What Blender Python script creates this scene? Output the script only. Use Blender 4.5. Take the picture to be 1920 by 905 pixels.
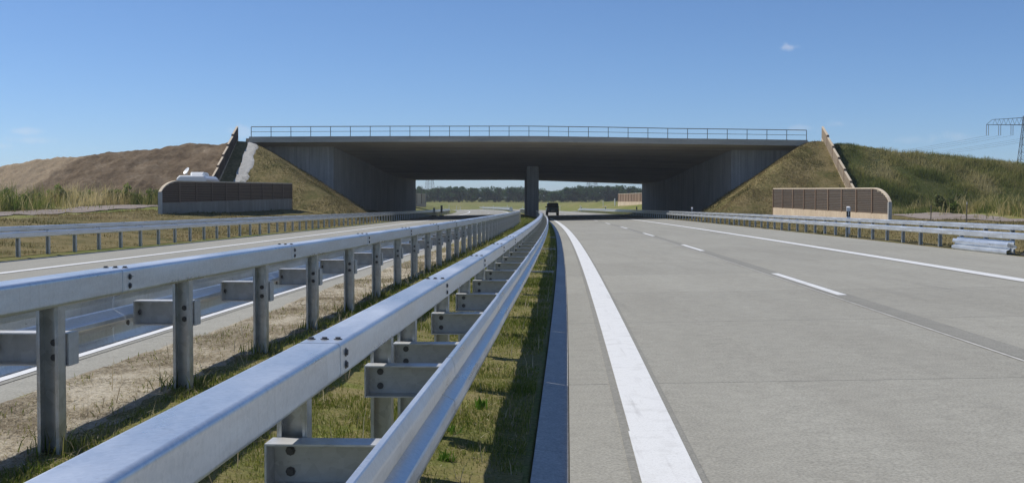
import bpy, bmesh, math, random
import numpy as np
from mathutils import Vector, Matrix, noise as mnoise

random.seed(7); rng = np.random.default_rng(7)
for o in list(bpy.data.objects): bpy.data.objects.remove(o)
S = bpy.context.scene
C = S.collection
PI = math.pi
rad = math.radians

# ------------------------------------------------------------------ camera, sky, sun, exposure
FPX, HOR, EYE = 2195.0, 386.0, 1.47           # focal length in photo pixels, horizon row, eye height
cam = bpy.data.cameras.new('camera'); cam.sensor_width = 36; cam.lens = FPX/1920*36
cam.clip_start = .05; cam.clip_end = 9000
co = bpy.data.objects.new('camera', cam); C.objects.link(co)
co.location = (0, 0, EYE)
co.rotation_euler = (PI/2 - math.atan((452.5-HOR)/FPX), 0, 0)
S.camera = co

SUN = Vector((-.79, .27, 1)).normalized()     # towards the sun: left, a little ahead
el = math.asin(SUN.z); az = math.atan2(SUN.x, SUN.y)
w = bpy.data.worlds.new('World'); S.world = w; w.use_nodes = True
nt = w.node_tree; nt.nodes.clear()
wo = nt.nodes.new('ShaderNodeOutputWorld'); bg = nt.nodes.new('ShaderNodeBackground')
sky = nt.nodes.new('ShaderNodeTexSky'); sky.sky_type = 'NISHITA'; sky.sun_disc = False
sky.sun_elevation = el; sky.sun_rotation = az % (2*PI); sky.altitude = 1600
sky.air_density = .88; sky.dust_density = 0.7; sky.ozone_density = 9.0
bg.inputs['Strength'].default_value = .103
tc = nt.nodes.new('ShaderNodeTexCoord'); last = sky.outputs[0]
nz = nt.nodes.new('ShaderNodeTexNoise'); nz.inputs['Scale'].default_value = 90; nz.inputs['Detail'].default_value = 5; nt.links.new(tc.outputs['Generated'], nz.inputs['Vector'])
for (px, py, ax, ay, amt) in ((1475, 90, 17, 7, .32), (52, 247, 22, 7, .24), (55, 264, 50, 8, .18), (8, 274, 26, 8, .2), (1572, 232, 18, 7, .2), (1790, 255, 34, 9, .15), (1700, 262, 30, 8, .1), (1500, 241, 40, 7, .15), (455, 248, 24, 12, .2)):
    d = Vector(((px-960)/FPX, 1, (HOR-py)/FPX)).normalized()
    sb = nt.nodes.new('ShaderNodeVectorMath'); sb.operation = 'SUBTRACT'; sb.inputs[1].default_value = d; nt.links.new(tc.outputs['Generated'], sb.inputs[0])
    ml = nt.nodes.new('ShaderNodeVectorMath'); ml.operation = 'MULTIPLY'; ml.inputs[1].default_value = (FPX/ax, 30, FPX/ay); nt.links.new(sb.outputs[0], ml.inputs[0])
    ln = nt.nodes.new('ShaderNodeVectorMath'); ln.operation = 'LENGTH'; nt.links.new(ml.outputs[0], ln.inputs[0])
    m1 = nt.nodes.new('ShaderNodeMath'); m1.operation = 'MULTIPLY_ADD'; m1.inputs[1].default_value = 2.6; m1.inputs[2].default_value = -.45; nt.links.new(nz.outputs['Fac'], m1.inputs[0])
    m2 = nt.nodes.new('ShaderNodeMath'); m2.operation = 'SUBTRACT'; nt.links.new(m1.outputs[0], m2.inputs[0]); nt.links.new(ln.outputs['Value'], m2.inputs[1])
    mr = nt.nodes.new('ShaderNodeMapRange'); mr.interpolation_type = 'SMOOTHSTEP'; mr.inputs[1].default_value = -.35; mr.inputs[2].default_value = .9; mr.inputs[4].default_value = amt; nt.links.new(m2.outputs[0], mr.inputs[0])
    mx = nt.nodes.new('ShaderNodeMix'); mx.data_type = 'RGBA'; nt.links.new(mr.outputs[0], mx.inputs[0]); nt.links.new(last, mx.inputs[6]); mx.inputs[7].default_value = (7.2, 7.2, 7.6, 1); last = mx.outputs[2]
nt.links.new(last, bg.inputs['Color']); nt.links.new(bg.outputs[0], wo.inputs['Surface'])
sl = bpy.data.lights.new('sun', 'SUN'); sl.energy = 4.0; sl.angle = rad(.53); sl.color = (1, .955, .88)
so = bpy.data.objects.new('sun', sl); C.objects.link(so)
so.rotation_euler = (-SUN).to_track_quat('-Z', 'Y').to_euler(); so.location = (-60, 20, 90)
S.view_settings.view_transform = 'Standard'; S.view_settings.look = 'None'
S.view_settings.exposure = 0.16; S.view_settings.gamma = 1
S.render.engine = 'CYCLES'; S.cycles.diffuse_bounces = 8; S.cycles.max_bounces = 14

# ------------------------------------------------------------------ helpers
def cx(Y): return .05*Y - .000155*Y*Y                    # plan of the right carriageway's kerb line
def hd(Y): return math.atan(.05 - .00031*Y)              # its heading (from +Y towards +X)
def ray(px, py, Y):                                      # photo pixel at forward distance Y
    return Vector(((px-960)/FPX*Y, Y, EYE-(py-HOR)/FPX*Y))

def tag(o, label=None, cat=None, group=None, kind=None):
    if label: o['label'] = label
    if cat: o['category'] = cat
    if group: o['group'] = group
    if kind: o['kind'] = kind
    return o
def empty(name, loc=(0,0,0), rz=0, **k):
    o = bpy.data.objects.new(name, None); C.objects.link(o); o.location = loc; o.rotation_euler[2] = rz
    o.empty_display_size = .2
    return tag(o, **k)
def mesh(name, V, F, mat, smooth=False):
    me = bpy.data.meshes.new(name); me.from_pydata([tuple(v) for v in V], [], [tuple(f) for f in F]); me.update()
    me.materials.append(mat)
    if smooth: me.polygons.foreach_set('use_smooth', [True]*len(me.polygons))
    return me
def put(name, me, parent=None, loc=(0,0,0), rot=(0,0,0), **k):
    o = bpy.data.objects.new(name, me); C.objects.link(o)
    o.location = loc; o.rotation_euler = rot
    if parent: o.parent = parent
    return tag(o, **k)
class MB:
    def __init__(s): s.V = []; s.F = []
    def add(s, V, F):
        n = len(s.V); s.V += [tuple(v) for v in V]; s.F += [tuple(i+n for i in f) for f in F]; return s
    def box(s, a, b):
        x0,y0,z0 = a; x1,y1,z1 = b
        return s.add([(x0,y0,z0),(x1,y0,z0),(x1,y1,z0),(x0,y1,z0),(x0,y0,z1),(x1,y0,z1),(x1,y1,z1),(x0,y1,z1)],
                     [(0,3,2,1),(4,5,6,7),(0,1,5,4),(1,2,6,5),(2,3,7,6),(3,0,4,7)])
    def hexa(s, P): return s.add(P, [(0,3,2,1),(4,5,6,7),(0,1,5,4),(1,2,6,5),(2,3,7,6),(3,0,4,7)])
    def sweep(s, prof, path, closed=True, caps=True):
        # prof: list of (x,z) ; path: list of functions/frames (origin, xaxis, zaxis)
        n = len(prof); V = []; F = []
        for (o_, ax, az_) in path:
            for (px, pz) in prof: V.append(Vector(o_) + Vector(ax)*px + Vector(az_)*pz)
        m = n if closed else n-1
        for i in range(len(path)-1):
            for j in range(m):
                k = (j+1) % n
                F.append((i*n+j, i*n+k, (i+1)*n+k, (i+1)*n+j))
        if caps and closed:
            F.append(tuple(range(n))); F.append(tuple((len(path)-1)*n + j for j in reversed(range(n))))
        return s.add(V, F)
    def bar(s, p, q, r, n=6, r2=None):
        p = Vector(p); q = Vector(q); d = (q-p).normalized()
        a = d.orthogonal().normalized(); b = d.cross(a); r2 = r if r2 is None else r2
        V = []
        for (c_, rr) in ((p, r), (q, r2)):
            for i in range(n):
                t = 2*PI*i/n; V.append(c_ + a*math.cos(t)*rr + b*math.sin(t)*rr)
        F = [(i, (i+1) % n, n+(i+1) % n, n+i) for i in range(n)] + [tuple(reversed(range(n))), tuple(range(n, 2*n))]
        return s.add(V, F)
    def me(s, name, mat, smooth=False, bevel=0):
        m = mesh(name, s.V, s.F, mat, smooth)
        bm = bmesh.new(); bm.from_mesh(m); bmesh.ops.recalc_face_normals(bm, faces=bm.faces)
        if bevel: bmesh.ops.bevel(bm, geom=bm.edges[:], offset=bevel, segments=2, affect='EDGES', clamp_overlap=True)
        bm.to_mesh(m); bm.free(); return m
    def put(s, name, mat, parent=None, smooth=False, bevel=0, loc=(0,0,0), rot=(0,0,0), **k):
        return put(name, s.me(name, mat, smooth, bevel), parent, loc, rot, **k)

def mat(name, col=(.5,.5,.5), rough=.7, metal=0, spec=.5):
    m = bpy.data.materials.new(name); m.use_nodes = True
    b = m.node_tree.nodes['Principled BSDF']
    b.inputs['Base Color'].default_value = (*col, 1); b.inputs['Roughness'].default_value = rough
    b.inputs['Metallic'].default_value = metal; b.inputs['Specular IOR Level'].default_value = spec
    return m
class N:                                                  # tiny node helper
    def __init__(s, m): s.t = m.node_tree; s.b = s.t.nodes['Principled BSDF']
    def n(s, typ, **k):
        x = s.t.nodes.new('ShaderNode'+typ)
        for a, v in k.items(): setattr(x, a, v)
        return x
    def l(s, a, b): s.t.links.new(a, b)
    def pos(s): return s.n('NewGeometry').outputs['Position']
    def objc(s): return s.n('TexCoord').outputs['Object']
    def mapn(s, v, sc=(1,1,1), rot=(0,0,0)):
        m = s.n('Mapping'); m.inputs['Scale'].default_value = sc; m.inputs['Rotation'].default_value = rot; s.l(v, m.inputs['Vector']); return m.outputs[0]
    def noise(s, v, scale, det=4, rough=.6):
        x = s.n('TexNoise'); x.inputs['Scale'].default_value = scale; x.inputs['Detail'].default_value = det
        x.inputs['Roughness'].default_value = rough; s.l(v, x.inputs['Vector']); return x.outputs['Fac']
    def ramp(s, f, stops):
        r = s.n('ValToRGB'); e = r.color_ramp.elements
        while len(e) < len(stops): e.new(.5)
        for i, (p, c) in enumerate(stops):
            e[i].position = p; e[i].color = (*c, 1) if len(c) == 3 else c
        s.l(f, r.inputs[0]); return r.outputs[0]
    def mix(s, f, a, b, mode='MIX'):
        x = s.n('Mix', data_type='RGBA', blend_type=mode)
        for sock, v in ((x.inputs[0], f), (x.inputs[6], a), (x.inputs[7], b)):
            if isinstance(v, (int, float)): sock.default_value = v
            elif isinstance(v, tuple): sock.default_value = (*v, 1)
            else: s.l(v, sock)
        return x.outputs[2]
    def math(s, op, a, b=0.0):
        x = s.n('Math', operation=op)
        for sock, v in ((x.inputs[0], a), (x.inputs[1], b)):
            if isinstance(v, (int, float)): sock.default_value = v
            else: s.l(v, sock)
        return x.outputs[0]
    def col(s, c): s.l(c, s.b.inputs['Base Color'])
    def rough(s, c): s.l(c, s.b.inputs['Roughness'])
    def bump(s, h, strength=.3, dist=.02):
        x = s.n('Bump'); x.inputs['Strength'].default_value = strength; x.inputs['Distance'].default_value = dist
        s.l(h, x.inputs['Height']); s.l(x.outputs[0], s.b.inputs['Normal'])

M = {}
def g(v): return (v, v, v)
# concrete pavement
def pavement(name, a, b):
    m = mat(name, g(.3), .85, spec=.3); k = N(m); p = k.pos()
    fine = k.noise(p, 55, 3, .7); mid = k.noise(p, 6, 4); big = k.noise(k.mapn(p, (1, .18, 1)), 1.1, 3)
    c = k.ramp(big, [(.3, a), (.7, b)])
    c = k.mix(.4, c, k.ramp(fine, [(.34, g(.2)), (.5, g(.5)), (.68, g(.8))]), 'OVERLAY')
    c = k.mix(.3, c, k.ramp(mid, [(.3, g(.36)), (.7, g(.62))]), 'OVERLAY')
    stain = k.noise(k.mapn(p, (.9, .05, 1)), 1.6, 4); c = k.mix(k.ramp(stain, [(.6, g(0)), (.75, g(.35))]), c, (.17, .165, .15))
    oi = k.n('ObjectInfo'); c = k.mix(.08, c, k.ramp(oi.outputs['Random'], [(0, g(.25)), (1, g(.75))]), 'OVERLAY')
    k.col(c); k.bump(fine, .55, .006); return m
M['pave'] = pavement('concrete_pavement', (.29,.278,.236), (.325,.314,.268))
M['strip'] = pavement('edge_strip_concrete', (.28,.27,.235), (.33,.32,.285))
M['primer'] = pavement('primed_strip', (.245,.238,.207), (.27,.262,.228))
M['gutter'] = pavement('gutter_concrete', (.42,.41,.385), (.5,.49,.46))
M['joint'] = mat('joint_filler', (.06,.06,.055), .9)
def paint():
    m = mat('road_paint', g(.8), .6); k = N(m); p = k.pos()
    f = k.noise(p, 70, 3, .7); b = k.noise(p, 5, 4)
    c = k.ramp(f, [(.25, (.5,.5,.49)), (.42, (.7,.7,.68)), (.7, (.77,.77,.75))])
    tr_ = k.noise(k.mapn(p, (6, .35, 1)), 2.2, 5); c = k.mix(k.ramp(b, [(.52, g(0)), (.72, g(.4))]), c, (.46,.45,.42)); c = k.mix(k.ramp(tr_, [(.58, g(0)), (.74, g(.4))]), c, (.36,.35,.33)); k.col(c); k.bump(f, .5, .004); return m
M['paint'] = paint()
def galv(name, base, rgh, metal=.75, sp=24):
    m = mat(name, base, rgh, metal); k = N(m); p = k.objc()
    sp_ = k.n('TexVoronoi'); sp_.inputs['Scale'].default_value = sp; k.l(p, sp_.inputs['Vector'])
    big = k.noise(k.mapn(p, (1, .35, 3)), 3.2, 4); streak = k.noise(k.mapn(p, (14, 14, 1.2)), 1.5, 4)
    c = k.ramp(big, [(.28, tuple(x*.78 for x in base)), (.72, tuple(min(1, x*1.12) for x in base))])
    bw = k.n('RGBToBW'); k.l(sp_.outputs['Color'], bw.inputs[0]); c = k.mix(.16, c, bw.outputs[0], 'OVERLAY')
    c = k.mix(k.ramp(streak, [(.56, g(0)), (.8, g(.3))]), c, (.3,.29,.26)); spot = k.noise(p, 34, 4, .7); c = k.mix(k.ramp(spot, [(.62, g(0)), (.72, g(.35))]), c, (.36,.33,.28))
    k.col(c); k.rough(k.ramp(big, [(.3, g(rgh-.08)), (.7, g(rgh+.1))]))
    k.bump(k.noise(p, 9, 3), .12, .004); return m
M['steel'] = galv('galvanised_steel', (.7,.73,.76), .33, .66, 70)
M['post'] = galv('galvanised_post', (.56,.56,.54), .36, .62)
M['spacer'] = galv('galvanised_spacer', (.6,.6,.58), .42, .32)
M['bolt'] = mat('dark_bolt', (.13,.125,.12), .5, .5)
M['railpaint'] = mat('railing_steel', (.17,.175,.17), .5, .4)
def concrete(name, a, b, streak=(7,7,.25), sf=.5):
    m = mat(name, a, .9, spec=.2); k = N(m); p = k.pos()
    big = k.noise(p, .35, 5); st = k.noise(k.mapn(p, streak), .6, 5, .65); fine = k.noise(p, 9, 4)
    c = k.ramp(big, [(.3, a), (.7, b)])
    c = k.mix(sf, c, k.ramp(st, [(.3, g(.2)), (.7, g(.72))]), 'OVERLAY')
    c = k.mix(.25, c, k.ramp(fine, [(.3, g(.3)), (.7, g(.7))]), 'OVERLAY')
    k.col(c); k.bump(st, .2, .02); return m
M['abut'] = concrete('abutment_concrete', (.36,.36,.355), (.43,.43,.425))
M['soffit'] = concrete('soffit_concrete', (.5,.455,.365), (.6,.55,.45), (.03, 2.2, 1), .5)
M['fascia'] = concrete('fascia_concrete', (.4,.38,.33), (.46,.44,.385), (.5,1,3), .35)
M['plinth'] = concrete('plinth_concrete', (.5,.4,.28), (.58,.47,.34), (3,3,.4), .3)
M['darkplinth'] = concrete('dark_plinth', (.26,.225,.18), (.33,.29,.235), (3,3,.4), .3)  # darker, browner plinth concrete for the left screen wall
M['cap'] = concrete('cap_sandstone', (.55,.46,.34), (.62,.53,.41), (3,3,3), .2)
M['slab'] = concrete('pale_concrete', (.4,.39,.36), (.48,.47,.44), (4,4,4), .3)
def wood(name, a, b):
    m = mat(name, a, .8, spec=.2); k = N(m); p = k.pos(); oi = k.n('ObjectInfo')
    f = k.noise(k.mapn(p, (1.5,1.5,14)), 2, 4); c = k.ramp(f, [(.3, a), (.7, b)])
    c = k.mix(.35, c, k.ramp(oi.outputs['Random'], [(0, g(.3)), (1, g(.7))]), 'OVERLAY'); k.col(c); return m
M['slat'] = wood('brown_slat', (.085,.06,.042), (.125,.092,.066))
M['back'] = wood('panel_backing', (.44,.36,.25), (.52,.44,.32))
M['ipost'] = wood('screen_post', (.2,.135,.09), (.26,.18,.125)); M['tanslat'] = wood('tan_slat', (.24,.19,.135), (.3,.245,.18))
def soil(name, stops, scales=(.5, 4, 30), bump=.6, bd=.08):
    m = mat(name, stops[0][1], .95, spec=.1); k = N(m); p = k.pos()
    a = k.noise(p, scales[0], 5); b = k.noise(p, scales[1], 5, .7); f = k.noise(p, scales[2], 3, .7)
    mixv = k.math('ADD', k.math('MULTIPLY', a, .55), k.math('MULTIPLY', b, .45))
    c = k.ramp(mixv, stops)
    c = k.mix(.6, c, k.ramp(f, [(.3, g(.22)), (.7, g(.74))]), 'OVERLAY')
    k.col(c); k.bump(b, bump, bd); return m
M['dry'] = soil('dry_grass_slope', [(.36, (.085,.085,.026)), (.48, (.15,.125,.05)), (.58, (.23,.18,.085)), (.68, (.12,.1,.04))])
M['field'] = soil('grass_ground', [(.38, (.12,.15,.035)), (.48, (.17,.18,.05)), (.56, (.22,.2,.075)), (.64, (.26,.215,.11))], (.12, 1.6, 22))
M['median'] = soil('median_soil', [(.38, (.13,.14,.04)), (.52, (.2,.175,.07)), (.66, (.26,.21,.12))], (1.2, 9, 60), .5, .02)
M['straw'] = soil('straw_litter', [(.38, (.2,.165,.115)), (.46, (.37,.32,.24)), (.54, (.48,.43,.335)), (.64, (.56,.51,.42))], (1.5, 22, 110), .9, .03)
M['gravel'] = soil('gravel', [(.38, (.2,.165,.14)), (.52, (.27,.23,.2)), (.64, (.34,.3,.265))], (.4, 8, 60), .5, .03)
M['meadow'] = soil('meadow_ground', [(.38, (.05,.065,.018)), (.52, (.085,.09,.03)), (.66, (.15,.125,.055))], (.3, 2.2, 14))
def earth():
    m = mat('bare_earth', (.15,.11,.08), .97, spec=.05); k = N(m); p = k.pos()
    a = k.noise(p, .5, 5); b = k.noise(p, 3, 6, .75); f = k.noise(p, 18, 4, .75)
    dark = k.ramp(k.math('ADD', k.math('MULTIPLY', a, .5), k.math('MULTIPLY', b, .5)),
                  [(.36, (.085,.061,.04)), (.47, (.145,.107,.07)), (.56, (.19,.145,.098)), (.62, (.235,.185,.13)), (.69, (.36,.3,.22))])
    sand = k.ramp(b, [(.3, (.25,.19,.125)), (.7, (.36,.285,.195))])
    sx = k.n('SeparateXYZ'); k.l(p, sx.inputs[0])
    edge = k.math('ADD', k.math('ADD', sx.outputs[0], k.math('MULTIPLY', sx.outputs[2], -.9)), k.math('MULTIPLY', a, 3.5))
    r = k.n('MapRange'); r.inputs[1].default_value = -48.2; r.inputs[2].default_value = -47.4; k.l(edge, r.inputs[0])
    c = k.mix(r.outputs[0], sand, dark)
    c = k.mix(.5, c, k.ramp(f, [(.3, g(.2)), (.7, g(.75))]), 'OVERLAY'); k.col(c); k.bump(b, .8, .12); return m
M['earth'] = earth()
def leafy(name, rgh=.7):                                # colour from the blade's own attribute
    m = mat(name, (.1,.1,.03), rgh, spec=.25); k = N(m)
    a = k.n('Attribute', attribute_name='Col'); k.col(a.outputs['Color'])
    tr = k.n('BsdfTranslucent'); mx = k.n('MixShader'); mx.inputs[0].default_value = .42
    k.l(a.outputs['Color'], tr.inputs['Color']); out = k.t.nodes['Material Output']
    k.l(k.b.outputs[0], mx.inputs[1]); k.l(tr.outputs[0], mx.inputs[2]); k.l(mx.outputs[0], out.inputs['Surface']); return m
M['blade'] = leafy('grass_blades')
M['leaf'] = leafy('tree_leaves')
M['bark'] = soil('bark', [(.3, (.06,.045,.035)), (.7, (.12,.095,.075))], (2, 12, 40))
M['white'] = mat('white_plastic', g(.78), .5); M['black'] = mat('black_plastic', g(.02), .5)
M['red'] = mat('red_film', (.55,.03,.02), .5); M['reflector'] = mat('reflector', (.6,.62,.65), .2, .3)
M['carpaint'] = mat('dark_green_paint', (.04,.048,.04), .25, .3); M['glass'] = mat('dark_glass', (.02,.025,.03), .08)
M['rubber'] = mat('rubber', g(.015), .85); M['vanwhite'] = mat('van_white', (.82,.82,.8), .35)
M['rim'] = mat('wheel_rim', g(.4), .35, .7); M['taillight'] = mat('tail_light', (.35,.02,.015), .3)
M['lattice'] = mat('lattice_steel', (.12,.125,.13), .6, .5); M['insul'] = mat('insulator', (.16,.12,.1), .3)
M['wire'] = mat('wire', (.1,.1,.1), .5, .5); M['stake'] = mat('weathered_stake', (.12,.1,.08), .9)

# ------------------------------------------------------------------ terrain
def sstep(x, a, b):
    u = np.clip((x-a)/(b-a), 0, 1); return u*u*(3-2*u)
def vnoise(x, y, s, seed=0):                              # smooth value noise on arrays
    r = np.random.default_rng(1000+seed).random((256, 256))
    x = np.asarray(x)*s + 1000; y = np.asarray(y)*s + 1000
    i = np.floor(x).astype(int); j = np.floor(y).astype(int); u = x-i; v = y-j; u = u*u*(3-2*u); v = v*v*(3-2*v)
    a = r[i % 256, j % 256]; b = r[(i+1) % 256, j % 256]; c_ = r[i % 256, (j+1) % 256]; d = r[(i+1) % 256, (j+1) % 256]
    return (a*(1-u)+b*u)*(1-v)+(c_*(1-u)+d*u)*v - .5
def fbm(x, y, s, seed=0, o=4):
    return sum(vnoise(x, y, s*2**k, seed+k)*.5**k for k in range(o))
def road_z(t):                                            # surface of the two banked carriageways
    t = np.asarray(t, float)
    return np.where(t > -1.75, .0165*t, .22 + .021*(t+3.5))
NT = [-2500,-300,-60,-40,-32,-28.4,-24,-22,-18.5,-16.5,-15.3,-15.1,-3.75,-3.55,-2.44,-1.1,-.22,-.202,.05,11.4,11.62,13,16,20,26,32,60,300,2500]
NZ = [2.5,1.6,.95,.95,1.0,.87,.78,.66,.2,0,-.03,-.15,.1,.235,.24,.05,.0,-.12,-.12,.04,.17,.17,.25,.4,.55,.7,1.4,2,3]
FT = [-2500,-300,-60,-30,-24,-18,-16.2,-15.3,-15.1,-3.75,-3.55,-2.44,-1.1,-.22,-.202,.05,11.4,11.62,13.5,22,30,60,300,2500]
FZ = [8,4,2.6,2.3,1.9,.35,.02,-.03,-.15,.1,.235,.24,.05,.0,-.12,-.12,.04,.17,.25,2.3,2.6,3.3,4.6,9]
def ground_z(t, Y):
    t = np.asarray(t, float); Y = np.asarray(Y, float)
    n = np.interp(t, NT, NZ); f = np.interp(t, FT, FZ)
    n = n + np.clip(sstep(-t, 17, 24), 0, 1)*.011*(np.clip(Y, 0, 130)-60) + sstep(t, 14, 24)*.003*(np.clip(Y, 0, 130)-60)
    z = n + (f-n)*sstep(Y, 120, 200)
    lump = (fbm(t, Y, .5, 3)*.05 + fbm(t, Y, .12, 9)*.25*sstep(np.abs(t), 14, 24))
    offroad = np.where((t > -15.2) & (t < -3.6), 0, np.where((t > -.26) & (t < 11.55), 0, 1))
    return z + lump*offroad
def gz(X, Y): return float(ground_z(np.array([X-cx(Y)]), np.array([Y]))[0])

def grid(name, us, vs, fn, m, **k):
    U, V_ = np.meshgrid(us, vs, indexing='ij'); X, Y, Z = fn(U, V_)
    V = np.stack([X, Y, Z], -1).reshape(-1, 3); nu, nv = len(us), len(vs)
    i = np.arange(nu*nv).reshape(nu, nv)
    F = np.stack([i[:-1,:-1], i[1:,:-1], i[1:,1:], i[:-1,1:]], -1).reshape(-1, 4)
    me = bpy.data.meshes.new(name); me.from_pydata(V.tolist(), [], F.tolist()); me.materials.append(m)
    me.polygons.foreach_set('use_smooth', [True]*len(F)); me.update()
    return put(name, me, **k)
ys = np.concatenate([np.arange(-30, 2, 2), np.arange(2, 24, .2), np.arange(24, 60, .6), np.arange(60, 220, 2), np.arange(220, 700, 10), np.linspace(700, 4500, 20)])
tsg = np.array(sorted(set(NT+FT+list(np.arange(-3.5, 0, .12))+list(np.arange(12, 40, 1.0))+list(np.arange(-50, -15.4, 1.0))+[-150,-100,-80,80,100,150,600,1200,-600,-1200])))
grid('ground', tsg, ys, lambda T, Y: (cx(np.minimum(Y, 1200))+T, Y, ground_z(T, Y)), M['field'], kind='structure')
# the median's own soil: grass on the right half, pale straw litter along the left kerb
my = np.concatenate([np.arange(0, 24, .15), np.arange(24, 60, .5), np.arange(60, 190, 2)])
grid('median_ground', np.arange(-2.75, -.24, .1), my, lambda T, Y: (cx(Y)+T, Y, ground_z(T, Y)+.006+fbm(T, Y, 4, 30)*.025), M['median'], kind='structure')
grid('straw_ground', np.linspace(-3.53, -2.55, 12), my, lambda T, Y: (cx(Y)+T, Y, ground_z(T, Y)+.012+fbm(T, Y, 4, 33)*.02-.012*(T > -2.7)), M['straw'], kind='structure')

vy = np.concatenate([np.arange(8, 60, 1.), np.arange(60, 121, 2)])
grid('verge_ground_right', np.arange(11.66, 27.5, .6), vy, lambda T, Y: (cx(Y)+T, Y, ground_z(T, Y)+.015-.2*(T > 27)), M['dry'], kind='structure')
grid('verge_ground_left', np.arange(-28.4, -15.2, .6), vy, lambda T, Y: (cx(Y)+T, Y, ground_z(T, Y)+.015-.2*(T < -28)), M['dry'], kind='structure')
# ------------------------------------------------------------------ roads: slabs, gutter, paint
def ribbon(t0, t1, y0, y1, lift=0, step=4.0, thick=0):
    n = max(1, int(math.ceil((y1-y0)/step))); mb = MB(); V = []; F = []
    for i in range(n+1):
        Y = y0+(y1-y0)*i/n
        for t in (t0, t1):
            z = float(road_z((t if abs(t) > .001 else .001)))+lift; V.append((cx(Y)+t, Y, z))
    for i in range(n): F.append((2*i, 2*i+1, 2*i+3, 2*i+2))
    if thick:
        k = len(V); V += [(x, y, z-thick) for x, y, z in V]
        F += [(2*i, 2*i+2, k+2*i+2, k+2*i) for i in range(n)] + [(2*i+1, k+2*i+1, k+2*i+3, 2*i+3) for i in range(n)]
        F += [(0, k, k+1, 1), (2*n, 2*n+1, k+2*n+1, k+2*n)]
    return mb.add(V, F)
road_R = ribbon(.0, 11.55, -20, 900, -.03, 10).put('right_carriageway', M['joint'], kind='structure')
road_L = ribbon(-15.2, -3.5, -20, 900, -.03, 10).put('left_carriageway', M['joint'], kind='structure')
RS = [(.004, 4.12), (4.13, 8.6), (8.61, 11.55)]; LS = [(-7.62, -3.504), (-12.1, -7.63), (-15.2, -12.11)]
for side, strips, par in ((1, RS, road_R), (-1, LS, road_L)):
    for (a, b) in strips:
        y = -.4 if side > 0 else 1.3
        ribbon(a, b, -20, y-.004, 0, 5, .1).put('concrete_slab', M['pave'], par)
        while y < 89:
            ribbon(a, b, y+.005, y+4.995, 0, 2.5, .1).put('concrete_slab', M['pave'], par); y += 5
        o = ribbon(a, b, y+.004, 900, 0, 10, .1).put('concrete_slab', M['pave'], par)
# gutter stones along the right kerb, edge strips
y = -3.0
while y < 120:
    for (t0, t1, zz) in ((-.205, -.003, -.012),):
        mb = MB(); P = []
        for Y in (y+.003, y+2.497):
            P.append((cx(Y)+t0, Y))
            P.append((cx(Y)+t1, Y))
        (a, b, c_, d) = P
        mb.hexa([(*a, -.15), (*b, -.15), (*d, -.15), (*c_, -.15), (*a, .012), (*b, -.014), (*d, -.014), (*c_, .012)])
        mb.put('gutter_stone', M['gutter'], road_R)
    y += 2.5
E = .004
def line(name, t0, t1, y0, y1, par, m='paint', lift=2*E, step=4.0): return ribbon(t0, t1, y0, y1, lift, step).put(name, M[m], par)
for (t0, t1, par) in ((.335, .74, road_R), (7.99, 8.39, road_R), (4.16, 4.45, road_R), (-4.42, -4.0, road_L), (-12.17, -11.79, road_L)):
    line('primer_strip', t0, t1, -20, 900, par, 'primer', E)
line('edge_line', .385, .70, -20, 7.55, road_R); line('edge_line', .395, .70, 7.551, 900, road_R, lift=2*E)
line('shoulder_line', 8.04, 8.34, -20, 900, road_R)
line('edge_line', -4.37, -4.07, -20, 900, road_L); line('shoulder_line', -12.13, -11.83, -20, 900, road_L)
line('joint_seal', 4.10, 4.14, -20, 500, road_R, 'slab', E*1.5)
for k in range(-1, 30):
    line('lane_dash', 4.24, 4.39, 18.3+18*k, 24.2+18*k, road_R, step=2.0)
    line('lane_dash', -7.85, -7.70, 12+18*k, 18+18*k, road_L, step=2.0)
# small drain slabs across the median strip
for Y in (25.2, 38.6, 53):
    mb = MB(); mb.box((-.36, -.17, -.1), (.36, .17, .035)); mb.box((-.36, -.17, .03), (.36, -.12, .06)); mb.box((-.36, .12, .03), (.36, .17, .06))
    put('drain_slab', mb.me('drain_slab', M['slab'], bevel=.006), None, (cx(Y)-.62, Y, .01), (0, 0, -hd(Y)),
        label='pale concrete drain slab laid across the grass beside the gutter', cat='drain', group='drain slabs in the median grass')

# ------------------------------------------------------------------ guard rails
def rounded(w_, h_, r, n=4):
    P = []; e_ = .003
    for (sx, sz, a0) in ((1, 1, 0), (-1, 1, 90), (-1, -1, 180), (1, -1, 270)):
        for i in range(n+1):
            a = rad(a0+90*i/n); q_ = (sx*(w_/2-r)+r*math.cos(a), sz*(h_/2-r)+r*math.sin(a))
            if i == 0: P.append((q_[0]+e_*math.sin(a), q_[1]-e_*math.cos(a)))
            P.append(q_)
            if i == n: P.append((q_[0]-e_*math.sin(a), q_[1]+e_*math.cos(a)))
    return P
def straight(L, off=0): return [((0, off, 0), (1, 0, 0), (0, 0, 1)), ((0, off+L, 0), (1, 0, 0), (0, 0, 1))]
BOXM = MB().sweep(rounded(.18, .142, .019, 5), straight(3.992)).me('box_beam', M['steel'])
SLVM = MB().sweep(rounded(.175, .137, .018, 5), straight(.5, -.25)).me('splice_sleeve', M['steel'])
def smooth_flat(me, ang=40):
    me.polygons.foreach_set('use_smooth', [True]*len(me.polygons))
    try: me.set_sharp_from_angle(angle=rad(ang))
    except Exception: pass
for m_ in (BOXM, SLVM): smooth_flat(m_, 35)
def wprof(s):                                             # open W profile with sheet thickness, faces +x*s
    c_ = [(.048, .16), (.062, .159), (.066, .155), (.079, .12), (.081, .11), (.081, .064), (.076, .055), (.006, .018), (0, .012)]
    c_ = c_ + [(x, -z) for x, z in reversed(c_)]
    front = [(x*s, z) for x, z in c_]; back = [((x-.006)*s, z) for x, z in reversed(c_)]
    return front+back
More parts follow.
